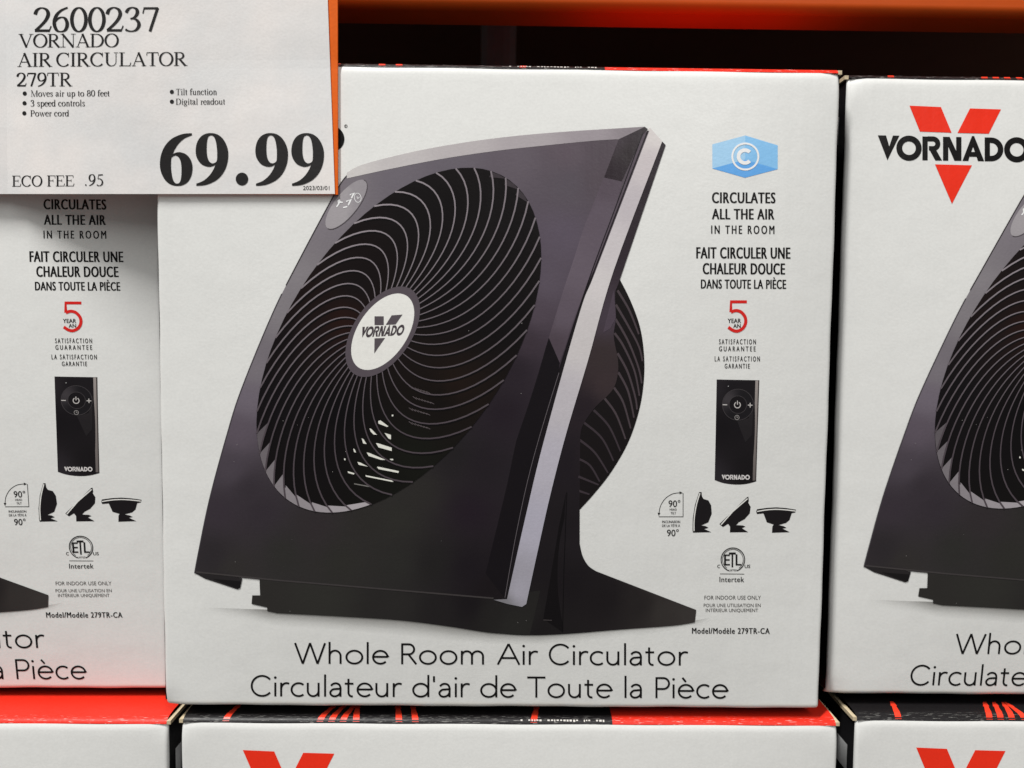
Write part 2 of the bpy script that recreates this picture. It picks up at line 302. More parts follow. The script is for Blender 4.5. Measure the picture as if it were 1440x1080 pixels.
TH, TN = .150, .048
def nibw(th, tn): return lambda dx, dy: tn+(th-tn)*abs(dy)**1.4
def SL(x0, y0, x1, y1, w): return ('l', [(x0, y0), (x1, y1)], w)
def SN(pts, k=1.0): return ('n', pts, k)
def SB(x0, x1, y): return ('l', [(x0, y+(-.018 if y > .5 else .018)), (x1, y+(-.018 if y > .5 else .018))], .036)
def SD(x, y, r): return ('d', arc(x, y, r, r, 0, 345, 14), 0)
A_, a_ = TH, TN
SERIF = {
 'V': (1.06, [SL(.15, 1, .56, 0, A_), SL(.545, .02, .90, 1, a_), SB(0, .34, 1), SB(.74, 1.05, 1)]),
 'O': (1.06, [SN(arc(.53, .5, .43, .49, 0, 360, 36))]),
 'R': (1.00, [SL(.22, 0, .22, 1, A_), SB(.04, .42, 0), SB(.04, .3, 1), SN([(.22, .97), (.44, .97)]+arc(.44, .74, .26, .23, 90, -90, 14)[1:]+[(.22, .51)]), SL(.42, .52, .84, .0, A_*.95), SB(.78, 1.0, 0)]),
 'N': (1.10, [SL(.19, 0, .19, 1, a_), SL(.14, 1, .90, 0, A_), SL(.90, 0, .90, 1, a_), SB(.03, .36, 0), SB(.0, .2, 1), SB(.74, 1.07, 1)]),
 'A': (1.06, [SL(.15, 0, .52, 1, a_), SL(.50, 1, .90, 0, A_), SL(.26, .34, .72, .34, a_), SB(.02, .31, 0), SB(.72, 1.05, 0)]),
 'D': (1.08, [SL(.22, 0, .22, 1, A_), SB(.04, .3, 0), SB(.04, .3, 1), SN([(.22, .97), (.48, .97)]+arc(.48, .5, .45, .47, 90, -90, 22)[1:]+[(.22, .03)])]),
 'I': (.48, [SL(.24, 0, .24, 1, A_), SB(.06, .42, 0), SB(.06, .42, 1)]),
 'C': (1.00, [SN(arc(.54, .5, .44, .49, 42, 318, 30)), SL(.88, .68, .88, 1, .045)]),
 'U': (1.08, [SN([(.24, 1), (.24, .7), (.24, .35)]+arc(.56, .35, .32, .33, 180, 270, 10)[1:]), SN([(.56, .02)]+arc(.56, .33, .30, .31, 275, 358, 8), .3), SL(.86, .32, .86, 1, a_), SB(.06, .42, 1), SB(.72, 1.02, 1)]),
 'L': (.92, [SL(.22, 0, .22, 1, A_), SB(.04, .42, 1), SL(.04, .022, .82, .022, .044), SL(.78, .02, .86, .26, .05)]),
 'T': (.92, [SL(.46, 0, .46, 1, A_), SB(.26, .66, 0), SL(.06, .975, .86, .975, .05), SL(.05, .76, .08, .98, .045), SL(.87, .76, .84, .98, .045)]),
 'E': (.92, [SL(.22, 0, .22, 1, A_), SL(.04, .978, .80, .978, .044), SL(.04, .022, .84, .022, .044), SL(.22, .52, .62, .52, .044), SL(.80, .78, .79, .98, .045), SL(.82, .02, .88, .26, .05), SL(.61, .40, .61, .64, .04)]),
 'F': (.84, [SL(.22, 0, .22, 1, A_), SB(.04, .42, 0), SL(.04, .978, .80, .978, .044), SL(.22, .52, .62, .52, .044), SL(.80, .76, .79, .98, .045), SL(.61, .40, .61, .64, .04)]),
 'M': (1.34, [SL(.2, 0, .2, 1, a_), SL(.2, 1, .66, .0, A_*.9), SL(.66, .0, 1.1, 1, a_), SL(1.12, 0, 1.12, 1, A_), SB(.04, .36, 0), SB(.94, 1.3, 0), SB(.04, .2, 1), SB(1.1, 1.3, 1)]),
 'P': (.86, [SL(.22, 0, .22, 1, A_), SB(.04, .42, 0), SB(.04, .3, 1), SN([(.22, .97), (.44, .97)]+arc(.44, .71, .28, .26, 90, -90, 14)[1:]+[(.22, .45)])]),
 '0': (.76, [SN(arc(.38, .5, .29, .49, 0, 360, 34))]),
 '2': (.76, [SN(catmull([(.06, .72), (.14, .90), (.32, .99), (.52, .92), (.60, .74), (.52, .52), (.34, .30), (.07, .05)]), 1.05), SL(.05, .05, .66, .05, .10), SL(.64, .03, .72, .24, .05)]),
 '3': (.76, [SN(catmull([(.10, .78), (.20, .93), (.36, .99), (.53, .92), (.56, .76), (.46, .60), (.28, .52)])), SN(catmull([(.28, .53), (.48, .51), (.61, .38), (.62, .22), (.50, .06), (.30, .01), (.10, .06)])), SD(.11, .07, .05)]),
 '6': (.76, [SN(catmull([(.66, 1.0), (.42, .90), (.22, .72), (.12, .48), (.12, .26), (.22, .06), (.38, .01), (.54, .06), (.63, .22), (.63, .40), (.54, .56), (.40, .60), (.24, .54), (.15, .46)]))]),
 '7': (.76, [SL(.08, .955, .68, .955, .09), SL(.66, .97, .34, .0, .12), SL(.05, .74, .11, .99, .05)]),
 '8': (.76, [SN(arc(.38, .75, .22, .235, 0, 360, 24)), SN(arc(.38, .26, .27, .25, 0, 360, 24))]),
 '5': (.76, [SL(.22, .95, .66, .97, .09), SL(.24, .96, .16, .60, .05), SN(catmull([(.16, .60), (.34, .62), (.54, .50), (.62, .32), (.56, .12), (.40, .01), (.22, .0), (.08, .06)])), SD(.1, .07, .05)]),
 '.': (.36, [SD(.17, .06, .075)]),
 'a': (.68, [SN(catmull([(.10, .52), (.18, .64), (.32, .67), (.44, .60), (.45, .44)])+[(.45, .2), (.45, .1)]), SN(catmull([(.46, .42), (.26, .35), (.10, .24), (.09, .10), (.2, .02), (.34, .07), (.46, .18)]), .8), SL(.45, .12, .56, .02, .08), SL(.54, .03, .66, .08, .05)]),
 'c': (.62, [SN(arc(.34, .335, .26, .325, 45, 315, 20)), SD(.52, .52, .06)]),
 'd': (.76, [SN(arc(.32, .335, .24, .325, 0, 360, 24)), SL(.58, 0, .58, 1.02, .13), SB(.4, .58, 1.02), SB(.58, .74, 0)]),
 'e': (.64, [SL(.09, .40, .56, .40, .05), SN(arc(.34, .335, .26, .325, 12, 318, 24))]),
 'f': (.48, [SN([(.2, .0), (.2, .4), (.2, .78)]+arc(.38, .78, .18, .23, 180, 60, 8)[1:]), SL(.03, .64, .42, .64, .05), SB(.04, .40, 0), SD(.47, .95, .06)]),
 'g': (.72, [SN(arc(.32, .45, .21, .21, 0, 360, 20)), SN(arc(.33, -.13, .26, .14, 0, 360, 20), .6), SL(.2, .25, .14, .10, .06), SL(.16, .05, .5, .02, .10), SL(.46, .62, .66, .62, .06)]),
 'i': (.40, [SL(.2, 0, .2, .66, .13), SB(.05, .36, 0), SB(.06, .2, .66), SD(.2, .9, .08)]),
 'l': (.40, [SL(.2, 0, .2, 1.02, .13), SB(.05, .36, 0), SB(.06, .2, 1.02)]),
 'n': (.76, [SL(.2, 0, .2, .66, .13), SN([(.2, .46)]+arc(.40, .44, .18, .22, 170, 0, 10)+[(.58, .2), (.58, 0)]), SB(.05, .34, 0), SB(.44, .72, 0), SB(.05, .2, .66)]),
 'o': (.76, [SN(arc(.37, .335, .28, .325, 0, 360, 24))]),
 'p': (.76, [SL(.2, -.30, .2, .66, .13), SN(arc(.42, .335, .24, .325, 0, 360, 24)), SB(.05, .36, -.3), SB(.05, .2, .66)]),
 'r': (.52, [SL(.2, 0, .2, .66, .13), SB(.05, .36, 0), SB(.05, .2, .66), SL(.22, .48, .40, .64, .06), SD(.42, .60, .07)]),
 's': (.58, [SN(catmull([(.46, .52), (.38, .64), (.24, .65), (.13, .54), (.2, .42), (.38, .3), (.46, .17), (.38, .04), (.24, .01), (.1, .12)]), .85)]),
 't': (.44, [SN([(.2, .84), (.2, .5), (.2, .16)]+arc(.32, .14, .12, .12, 180, 300, 6)[1:]), SL(.03, .64, .38, .64, .05)]),
 'u': (.78, [SN([(.18, .66), (.18, .4), (.18, .2)]+arc(.36, .2, .18, .18, 180, 330, 8)[1:]), SL(.58, 0, .58, .66, .13), SB(.02, .18, .66), SB(.42, .58, .66), SB(.58, .74, 0)]),
 'v': (.72, [SL(.12, .66, .38, 0, .13), SL(.37, .02, .6, .66, .05), SB(0, .28, .66), SB(.48, .72, .66)]),
 'w': (1.04, [SL(.12, .66, .34, 0, .12), SL(.33, .02, .52, .6, .05), SL(.5, .66, .72, 0, .12), SL(.71, .02, .92, .66, .05), SB(0, .26, .66), SB(.42, .62, .66), SB(.8, 1.04, .66)]),
 ' ': (.42, []),
}
SERIF['9'] = (.76, [SN([(.76-x, 1.0-y) for x, y in SERIF['6'][1][0][1]])])
def serif(text, track=0.0, heavy=1.0, sp=1.0):
    x = 0; out = []
    for ch in text:
        adv, st = SERIF[ch]
        for kind, pts, k in st:
            if kind == 'l': p, f = ribbon(pts, k*heavy)
            elif kind == 'd': p, f = pts, [tuple(range(len(pts)))]
            else:
                closed = abs(pts[0][0]-pts[-1][0])+abs(pts[0][1]-pts[-1][1]) < 1e-6
                p, f = ribbon(pts[:-1] if closed else pts, nibw(TH*k*heavy, TN*heavy), closed)
            out.append(([(a+x, b) for a, b in p], f))
        x += (adv if ch != ' ' else adv*sp)+track
    return out

def ring(cx, cy, ro, ri, a0=0, a1=360, n=32):
    A = arc(cx, cy, ro, ro, a0, a1, n); B = arc(cx, cy, ri, ri, a0, a1, n); m = len(A)
    return A+B, [(i, i+1, m+i+1, m+i) for i in range(m-1)]
def one(pts): return (list(pts), [tuple(t) for t in tessellate_polygon([[Vector((p[0], p[1], 0)) for p in pts]])])
def logo_word():
    s = []
    s.append(one([(0, 1.02), (.34, 1.02), (.475, .56), (.63, 1.02), (.9, 1.02), (.40, -.02)]))
    s.append(ring(1.30, .5, .53, .285))
    s.append(one([(1.86, 0), (1.86, 1), (2.08, 1), (2.08, 0)]))
    s.append(ring(2.30, .70, .31, .10, 90, -90, 14)); s.append(one([(2.08, 1.01), (2.30, 1.01), (2.30, .80), (2.08, .80)])); s.append(one([(2.13, .60), (2.30, .60), (2.38, .42), (2.13, .42)]))
    s.append(one([(2.13, .50), (2.40, .50), (2.68, 0), (2.40, 0)]))
    s.append(one([(2.72, 0), (2.72, 1), (2.94, 1), (2.94, 0)])); s.append(one([(3.27, 0), (3.27, 1), (3.49, 1), (3.49, 0)])); s.append(one([(2.76, 1), (3.0, 1), (3.46, 0), (3.2, 0)]))
    s.append(one([(3.53, 0), (3.93, 1.05), (4.01, 1.05), (4.0, .66), (3.90, .38), (3.82, .16), (3.78, 0)]))
    s.append(one([(4.44, 0), (4.02, 1.05), (3.94, 1.05), (3.97, .62), (4.05, .38), (4.13, .16), (4.18, 0)])); s.append(one([(3.84, .38), (4.1, .38), (4.15, .18), (3.8, .18)]))
    s.append(one([(4.46, 0), (4.46, 1), (4.68, 1), (4.68, 0)])); s.append(ring(4.74, .5, .50, .27, 90, -90, 18)); s.append(one([(4.66, 1), (4.75, 1), (4.75, .77), (4.66, .77)])); s.append(one([(4.66, .23), (4.75, .23), (4.75, 0), (4.66, 0)]))
    s.append(ring(5.80, .5, .53, .285))
    return s

# ------------------------------------------------------------------ box sizes and where each box stands
BW, BH, BD = .40, .3824, .27
RIGHT_AT = np.array([.4105, .0150, .0023])
def on_front(px, py, lift):                      # photo pixel -> the middle box's front sheet (box local)
    p = ray(px, py, 0.0)
    for _ in range(4): p = ray(px, py, -bulge(p[0], p[2]))
    return (p[0], -lift-bulge(p[0], p[2]), p[2])
def on_right(px, py, lift):                      # photo pixel -> same sheet, measured on the box to the right
    p = ray(px, py, RIGHT_AT[1])-RIGHT_AT
    for _ in range(4): p = ray(px, py, RIGHT_AT[1]-bulge(p[0], p[2]))-RIGHT_AT
    return (p[0], -lift-bulge(p[0], p[2]), p[2])

def bulge(x, z):                                # filled cartons belly out a little
    return .0068*max(0, 1-abs(2*x/BW)**3)*max(0, 1-((z-BH*.5)/(BH*.5))**2)

# ------------------------------------------------------------------ setting
floor_z = -.4015
v, f = box_verts(-1.6, 1.6, -.30, 1.2, floor_z-.05, floor_z)
tag(mesh_obj('floor', v, f, M_floor), kind='structure')
v, f = box_verts(-1.6, 1.6, .62, .64, floor_z, .95)
tag(mesh_obj('void_backing_panel', v, f, M_back), kind='structure')  # panel added for the dark void behind the boxes, wide to stop stray light
rack = tag(empty('pallet_rack', (0, 0, floor_z)), 'orange steel rack beam running above the boxes, with an added deck that shades the gap', 'rack')
BY = .045
bz = ray(720, 11, BY)[2]
prof = [(BY+.006-.006*math.sin(math.radians(t)), bz+.006-.006*math.cos(math.radians(t))) for t in range(0, 91, 10)]+[(BY, bz+.14), (BY+.028, bz+.14), (BY+.028, bz)]
vs, fs = [], []
for x in (-1.5, 1.5):
    for y, z in prof: vs.append((x, y, z-floor_z + (-.001*x)))
n = len(prof); fs = [(i, (i+1) % n, n+(i+1) % n, n+i) for i in range(n)]+[tuple(range(n)), tuple(range(2*n-1, n-1, -1))]
bm_ = mesh_obj('beam', vs, fs, M_beam, rack)
for k_ in range(9): bm_.data.polygons[k_].use_smooth = True
v, f = box_verts(-1.5, 1.5, BY+.046, .615, bz+.12-floor_z, bz+.138-floor_z); mesh_obj('added_shade_deck', v, f, M_deck, rack)  # deck added out of view, keeps light from above out of the gap
pr = ray(726, 60, .285); pl = ray(676, 60, .285)
for x0, x1, y0 in ((pl[0], pr[0], .285), (-1.5, -1.42, BY+.047), (1.42, 1.5, BY+.047), (-1.5, -1.42, .50), (1.42, 1.5, .50)):
    v, f = box_verts(x0, x1, y0, y0+.07, 0, bz+.119-floor_z); bevel(mesh_obj('upright', v, f, M_post, rack), .012, 3)

# ------------------------------------------------------------------ the fan box
def edge(d, r): return r-math.sqrt(max(0, r*r-(r-d)**2)) if d < r else 0.0
def make_box():
    root = empty('product_box')
    rx, rz = .0022, .0028
    xs = [-BW/2+rx*k for k in (0, .06, .2, .45, .8, 1.2)]; xs += list(np.linspace(-BW/2+.006, BW/2-.006, 70)); xs += [-q for q in reversed(xs[:6])]
    zs = [rz*k for k in (0, .05, .15, .35, .65, 1.0, 1.3)]+list(np.linspace(.008, BH-.008, 70))+[BH-.004, BH-.0025, BH-.0012, BH]
    vs, fs = [], []
    for z in zs:
        for x in xs:
            top = .0009*max(0, (z-(BH-.004))/.004)**2
            y = edge(min(x+BW/2, BW/2-x), rx)+edge(z, rz)+top
            near = max(0, 1-(BW/2-abs(x))/.02); xx = x-math.copysign(near*(.0002+.00014*math.sin(z*61+x)+.00008*math.sin(z*170)), x)
            nb = max(0, 1-z/.012); nt = max(0, 1-(BH-z)/.012)
            zz = z+nb*.00025*(1+math.sin(x*70)*.6+.4*math.sin(x*190))-nt*.00015*(1+math.sin(x*83+1))
            dent = sum(k*math.exp(-((x-cx)**2+(z-cz)**2)/r**2) for cx, cz, r, k in ((-BW/2, 0, .007, .002), (BW/2, BH, .006, .0015), (-BW/2, BH, .006, .0015)))
            vs.append((xx, y+.00002-bulge(x, z)+dent, zz))
    nx = len(xs); fs = [(j*nx+i, j*nx+i+1, (j+1)*nx+i+1, (j+1)*nx+i) for j in range(len(zs)-1) for i in range(nx-1)]
    front = mesh_obj('front_panel', vs, fs, M_front, root, True)
    # top flap, black with a red end, folded over the front edge and slightly crowned
    prof = [(.0009, BH), (.0016, BH+.0013), (.0030, BH+.0024), (.0055, BH+.0032), (.012, BH+.0038), (.05, BH+.0043), (BD*.5, BH+.0045), (BD-.02, BH+.0042), (BD-.004, BH+.003), (BD, BH)]
    XR = .062
    for nm, x0, x1, mt in (('top_flap', -BW/2+.0012, XR, M_black_w), ('red_top_flap', XR, BW/2-.0012, M_red_w)):
        vs = [(x, y, z) for y, z in prof for x in (x0, x1)]
        fs = [(2*i, 2*i+1, 2*i+3, 2*i+2) for i in range(len(prof)-1)]
        mesh_obj(nm, vs, fs, mt, root, True)
    # sides, back, bottom
    for sx in (-1, 1):
        x = sx*BW/2
        vs = [(x, rx*.9, .003), (x, BD, .003), (x, BD, BH), (x, rx*.9, BH)]
        side = mesh_obj('side_panel', vs, [(0, 1, 2, 3)], M_black, root)
        a = Art(lambda u, w_, l, s=sx: (s*(BW/2+.0002+l), u, w_))
        a.poly([(.010, .345), (.05, .345), (.05, .362), (.010, .362)], c(190, 190, 190), 1)
        a.build('side_print', side)
        # bare corrugated edge peeping out at the top corner
        v, f = box_verts(x-.0012, x+.0012, .0015, BD-.002, BH-.0005, BH+.0018); mesh_obj('flap_edge', v, f, M_kraft, root)
    v, f = box_verts(-BW/2+.001, BW/2-.001, .030, BD-.01, -.0049, .003); mesh_obj('bottom_flap', v, f, M_black, root)
    v, f = box_verts(-BW/2+.001, BW/2-.001, BD-.003, BD-.0005, .0032, BH-.001); mesh_obj('back_panel', v, f, M_black, root)
    # marks on the top flap
    for u, sk in ((-.175, .004), (-.118, .007), (-.111, .006), (-.104, .005), (-.096, -.002), (-.070, -.003), (-.060, -.004), (.012, .003)):
        a = Art(lambda u, w_, l: (u, w_, float(np.interp(w_, [q[0] for q in prof], [q[1] for q in prof]))+.0001+l))
        for y0, y1 in ((.0013, .003), (.003, .0055), (.0055, .012), (.012, .018)):
            k0, k1 = (y0-.0013)/.0167, (y1-.0013)/.0167
            a.poly([(u+sk*k0, y0), (u+sk*k0+.004, y0), (u+sk*k1+.004-.001*k1, y1), (u+sk*k1+.001*k1, y1)], c(232, 62, 40), 1); a.k = 0
        a.build('red_mark', root)
    a = Art(lambda u, w_, l: (u, w_, float(np.interp(w_, [q[0] for q in prof], [q[1] for q in prof]))+.00012+l))
    rnd = random.Random(11); u = .006
    while u < .059:
        wd = rnd.uniform(.0006, .0018); y0 = rnd.uniform(.0015, .0019)
        a.poly([(u, y0), (u+wd, y0), (u+wd, .0025), (u, .0025)], c(200, 196, 190), 1); u += wd+rnd.choice((.0006, .0008, .0009, .0036))
    tag(a.build('flap_fine_print', root), kind='stuff')
    make_print(front)
    return root

# ------------------------------------------------------------------ printed artwork on the front
BLK = c(17, 15, 15)
def make_print(front):
    # --- logo (measured on the box to the right, where the sign does not cover it)
    a = Art(on_right)
    def z(x, y): return (1200+x/3.6, 120+y/3.6)
    red = c(230, 48, 26)
    for q in ([(284, 103), (443, 110), (497, 240), (337, 234)], [(590, 117), (747, 122), (685, 245), (527, 241)], [(413, 400), (600, 405), (499, 600)]):
        a.poly([z(*p) for p in q], red, 2)
    put(a, place(logo_word(), 1234.4, 1447.5, 191.0, 224.4, .015), BLK, 2)
    put(a, [ring(1449.5, 193.6, 2.2, 1.6)], BLK, 2); put(a, place(sans('R'), 1448.6, 1450.4, 192.4, 194.8), BLK, 2)
    a.build('logo_print', front)

    # --- emblem and captions
    a = Art(on_front)
    H = [(1048, 190.5), (1093.6, 204.4), (1093.6, 238), (1047.5, 250), (1001.7, 237), (1001.7, 203)]; mid = (1047.8, 224.5)
    a.poly([H[0], mid, H[4], H[5]], c(158, 200, 236), 1); a.poly([H[0], H[1], H[2], mid], c(132, 188, 236), 1); a.poly([H[4], mid, H[2], H[3]], c(98, 164, 226), 1)
    w_ = c(236, 238, 238)
    put(a, [ring(1048, 220.2, 19.7, 17.0, n=40), ring(1047.4, 220.2, 11.6, 6.4, 42, 318, 28)], w_, 3)
    a.build('emblem_print', front)
    a = Art(on_front)
    for s, x0, x1, yt, yb, wt, sp in (('CIRCULATES', 1001, 1090.5, 270.4, 285.4, .062, 1.12), ('ALL THE AIR', 1001, 1089, 293.6, 308.2, .062, 1.12), ('IN THE ROOM', 1000, 1089, 317, 328.6, .045, 1.42),
        ('FAIT CIRCULER UNE', 979, 1111.5, 347.6, 363.2, .064, 1.1), ('CHALEUR DOUCE', 988, 1104, 370, 385.4, .064, 1.1), ('DANS TOUTE LA PIÈCE', 985.5, 1105.5, 393, 405.6, .06, 1.1)):
        put(a, place(sans(s, wt, sp), x0, x1, yt, yb, .004), BLK)
    a.build('caption_print', front)
    # --- five year guarantee
    a = Art(on_front); rd = c(205, 38, 34)
    def z(x, y): return (900+x/3.6, 380+y/3.6)
    a.line([z(541, 160), z(461, 160), z(460, 212)], 4.3, rd, 1)
    a.line([z(*p) for p in catmull([(460, 212), (485, 204), (512, 212), (532, 238), (534, 268), (520, 294), (494, 308), (470, 304), (447, 288)])], 4.4, rd, 2)
    dk = c(34, 31, 30)
    put(a, place(sans('YEAR', .03), 1023.2, 1042, 448, 454), dk); put(a, place(sans('AN', .03), 1031, 1041.6, 455.6, 461), dk)
    for s, x0, x1, yt, yb, sp in (('SATISFACTION', 1011, 1063, 477, 484, 1.5), ('GUARANTEE', 1011, 1062.6, 487, 493.8, 1.6), ('LA SATISFACTION', 1005, 1068.6, 501, 508, 1.5), ('GARANTIE', 1019, 1054.4, 511.4, 518, 1.4)):
        put(a, place(sans(s, .035, sp), x0, x1, yt, yb, .003), dk)
    a.build('guarantee_print', front)
    remote(front); tilt(front); marks(front); fan(front)
    # --- headline
    a = Art(on_front)
    put(a, place(avenir('Whole Room Air Circulator'), 413.6, 967.8, 904, 933.2, .0045), BLK)
    put(a, place(avenir("Circulateur d'air de Toute la Pièce", .03), 352.6, 1025, 949.6, 979.0, .0045), BLK)
    a.build('headline_print', front)

def remote(front):
    a = Art(on_front)
    out = [(1007.8, 533.6), (1067.8, 534.7), (1063.3, 677)]+catmull([(1063.3, 677), (1050, 680.4), (1035, 681.4), (1018, 679.4), (1005, 675)])[1:]
    body = idw([(1008, 540, 48, 44, 48), (1011, 540, 26, 23, 26), (1005, 672, 40, 36, 40), (1015, 600, 20, 17, 20), (1030, 545, 24, 21, 24), (1045, 600, 20, 17, 20), (1055, 560, 26, 23, 26), (1050, 660, 22, 19, 21), (1060, 600, 30, 26, 28)])
    a.grad(out, body, 1, 5)
    a.poly([(1062.2, 535), (1066.2, 535), (1061.9, 675.6), (1058.4, 675.8)], lambda x, y: c(150-(y-535)*.35, 142-(y-535)*.34, 138-(y-535)*.33), 2)
    a.poly([(1066.2, 535), (1067.6, 535), (1063.2, 676), (1061.9, 675.6)], c(58, 52, 52), 2)
    a.poly([(1036.5, 592), (1053, 588), (1060, 560), (1057, 612), (1048, 622)], lambda x, y: c(34+max(0, 600-y)*.25, 31+max(0, 600-y)*.25, 33+max(0, 600-y)*.25), 2)
    sh = lambda x, y: c(26+34*max(0, math.cos(math.atan2(y-569, x-1037.5)+2.6))**2, 24+32*max(0, math.cos(math.atan2(y-569, x-1037.5)+2.6))**2, 27+32*max(0, math.cos(math.atan2(y-569, x-1037.5)+2.6))**2)
    p, f = ring(1037.5, 569, 22, 12.2, n=44); a.mesh(p, f, sh, 3)
    a.poly(arc(1037.5, 569, 12.2, 12.2, 0, 350, 34), c(22, 19, 22), 3)
    put(a, [ring(1037.5, 569, 22.3, 21.4, n=44), ring(1037.5, 569, 12.7, 11.9, n=36)], c(62, 58, 60), 4)
    lt = c(186, 182, 179)
    put(a, [ring(1036.8, 569.4, 4.8, 3.5, -60, 240, 22)], lt, 5)
    a.line([(1036.8, 563.4), (1036.8, 569)], 1.3, lt, 5); a.line([(1016, 569), (1022.4, 569.2)], 1.4, lt, 5)
    a.line([(1051.4, 569.6), (1058, 569.8)], 1.3, lt, 5); a.line([(1054.7, 566.4), (1054.7, 573)], 1.3, lt, 5)
    put(a, [ring(1036.2, 587, 3.4, 2.7)], c(150, 146, 144), 5); a.line([(1036.2, 584.8), (1036.2, 587.2), (1038, 587.4)], .7, c(150, 146, 144), 5)
    put(a, place(logo_word(), 1014.6, 1054.2, 667.6, 674.2, .004), c(206, 202, 200), 5)
    a.poly(arc(1024, 543, .8, .8, 0, 330, 10), c(150, 150, 150), 5)
    a.build('remote_control_print', front)

def tilt(front):
    a = Art(on_front); dk = c(26, 24, 24)
    def z(x, y): return (900+x/3.6, 660+y/3.6)
    def Z(*q): return [z(*p) for p in q]
    a.line(Z((95, 240), (218, 240), (218, 120)), .9, dk)
    a.line([z(*p) for p in catmull([(96, 222), (104, 185), (128, 148), (165, 124), (206, 118)])], .9, dk)
    a.poly(Z((200, 111), (216, 119), (200, 126)), dk); a.poly(Z((89, 220), (95, 236), (103, 220)), dk)
    for s, x0, x1, yt, yb in (('90°', 144, 204, 157, 190), ('HEAD', 150, 186, 198, 208), ('TILT', 155, 182, 216, 227), ('INCLINAISON', 112, 203, 259, 271), ('DE LA TÊTE À', 112, 203, 279, 291), ('90°', 136, 196, 305, 338)):
        x0, yt = z(x0, yt); x1, yb = z(x1, yb)
        put(a, place(sans(s, .012 if s == '90°' else .02), x0, x1, yt, yb), dk)
    bl = c(26, 23, 25); st = c(226, 225, 220)
    a.poly(Z((266, 308), (267, 250), (278, 180), (299, 116), (311, 114), (314, 138), (322, 150), (346, 157), (360, 182), (363, 225), (346, 268), (310, 284), (332, 287), (347, 296), (325, 302), (361, 318), (268, 320)), bl, 1)
    a.line([z(*p) for p in catmull([(273, 312), (274, 250), (285, 180), (303, 120)])], 1.5, st, 3)
    a.poly(Z((402, 277), (540, 142), (548, 138), (551, 160), (548, 168), (560, 190), (556, 222), (530, 252), (500, 268), (488, 282), (520, 284), (534, 290), (516, 298), (548, 318), (455, 319), (456, 290), (446, 276), (420, 292)), bl, 1)
    a.line(Z((410, 280), (470, 212), (544, 148)), 1.6, st, 3)
    a.poly(Z((588, 214), (592, 202), (640, 195), (690, 192), (740, 196), (790, 204), (786, 218), (768, 222), (757, 256), (740, 271), (702, 282), (728, 288), (742, 296), (722, 300), (758, 318), (668, 321), (670, 290), (676, 279), (642, 268), (625, 223), (592, 226)), bl, 1)
    a.line([z(*p) for p in catmull([(592, 213), (640, 205), (690, 202), (740, 205), (787, 211)])], 1.5, st, 3)
    a.build('tilt_diagram_print', front)

def marks(front):
    a = Art(on_front); dk = c(26, 24, 24); g = c(82, 79, 77)
    def z(x, y): return (900+x/3.6, 660+y/3.6)
    cx, cy = z(470, 457)
    put(a, [ring(cx, cy, 17.2, 15.9, -250, 70, 40), ring(cx, cy, 14.9, 14.2, -235, 55, 36)], dk)
    put(a, place(sans('E', .03), *[1018.2, 1026.4, 779.6, 795]), dk); put(a, place(sans('T', .03), 1025, 1034.6, 776.8, 797.6), dk); put(a, place(sans('L', .03), 1034.4, 1042.4, 779.4, 795), dk)
    put(a, place(sans('LISTED', .02), 1025, 1036.4, 800.6, 803), dk)
    put(a, place(sans('C', .02), 1008.6, 1012.6, 794, 798.6), dk); put(a, place(sans('US', .02), 1047, 1055, 794, 798.6), dk)
    a.line([z(405, 529), z(528, 530)], .8, dk)
    put(a, place(sans('Intertek', .012, 1.05), 1011.7, 1046.4, 811, 818.3), dk)
    put(a, place(sans('FOR INDOOR USE ONLY', 0), 990.5, 1070, 837.6, 843), g)
    put(a, place(sans('POUR UNE UTILISATION EN', 0), 989.5, 1069.6, 848.8, 853.4), g); put(a, place(sans('INTÉRIEUR UNIQUEMENT', 0), 992.5, 1066, 855.8, 860.4), g)
    put(a, place(sans('Model/Modèle 279TR-CA', .045, 1.15), 973, 1082.5, 882.8, 890.8, .004), dk)
    a.build('safety_mark_print', front)

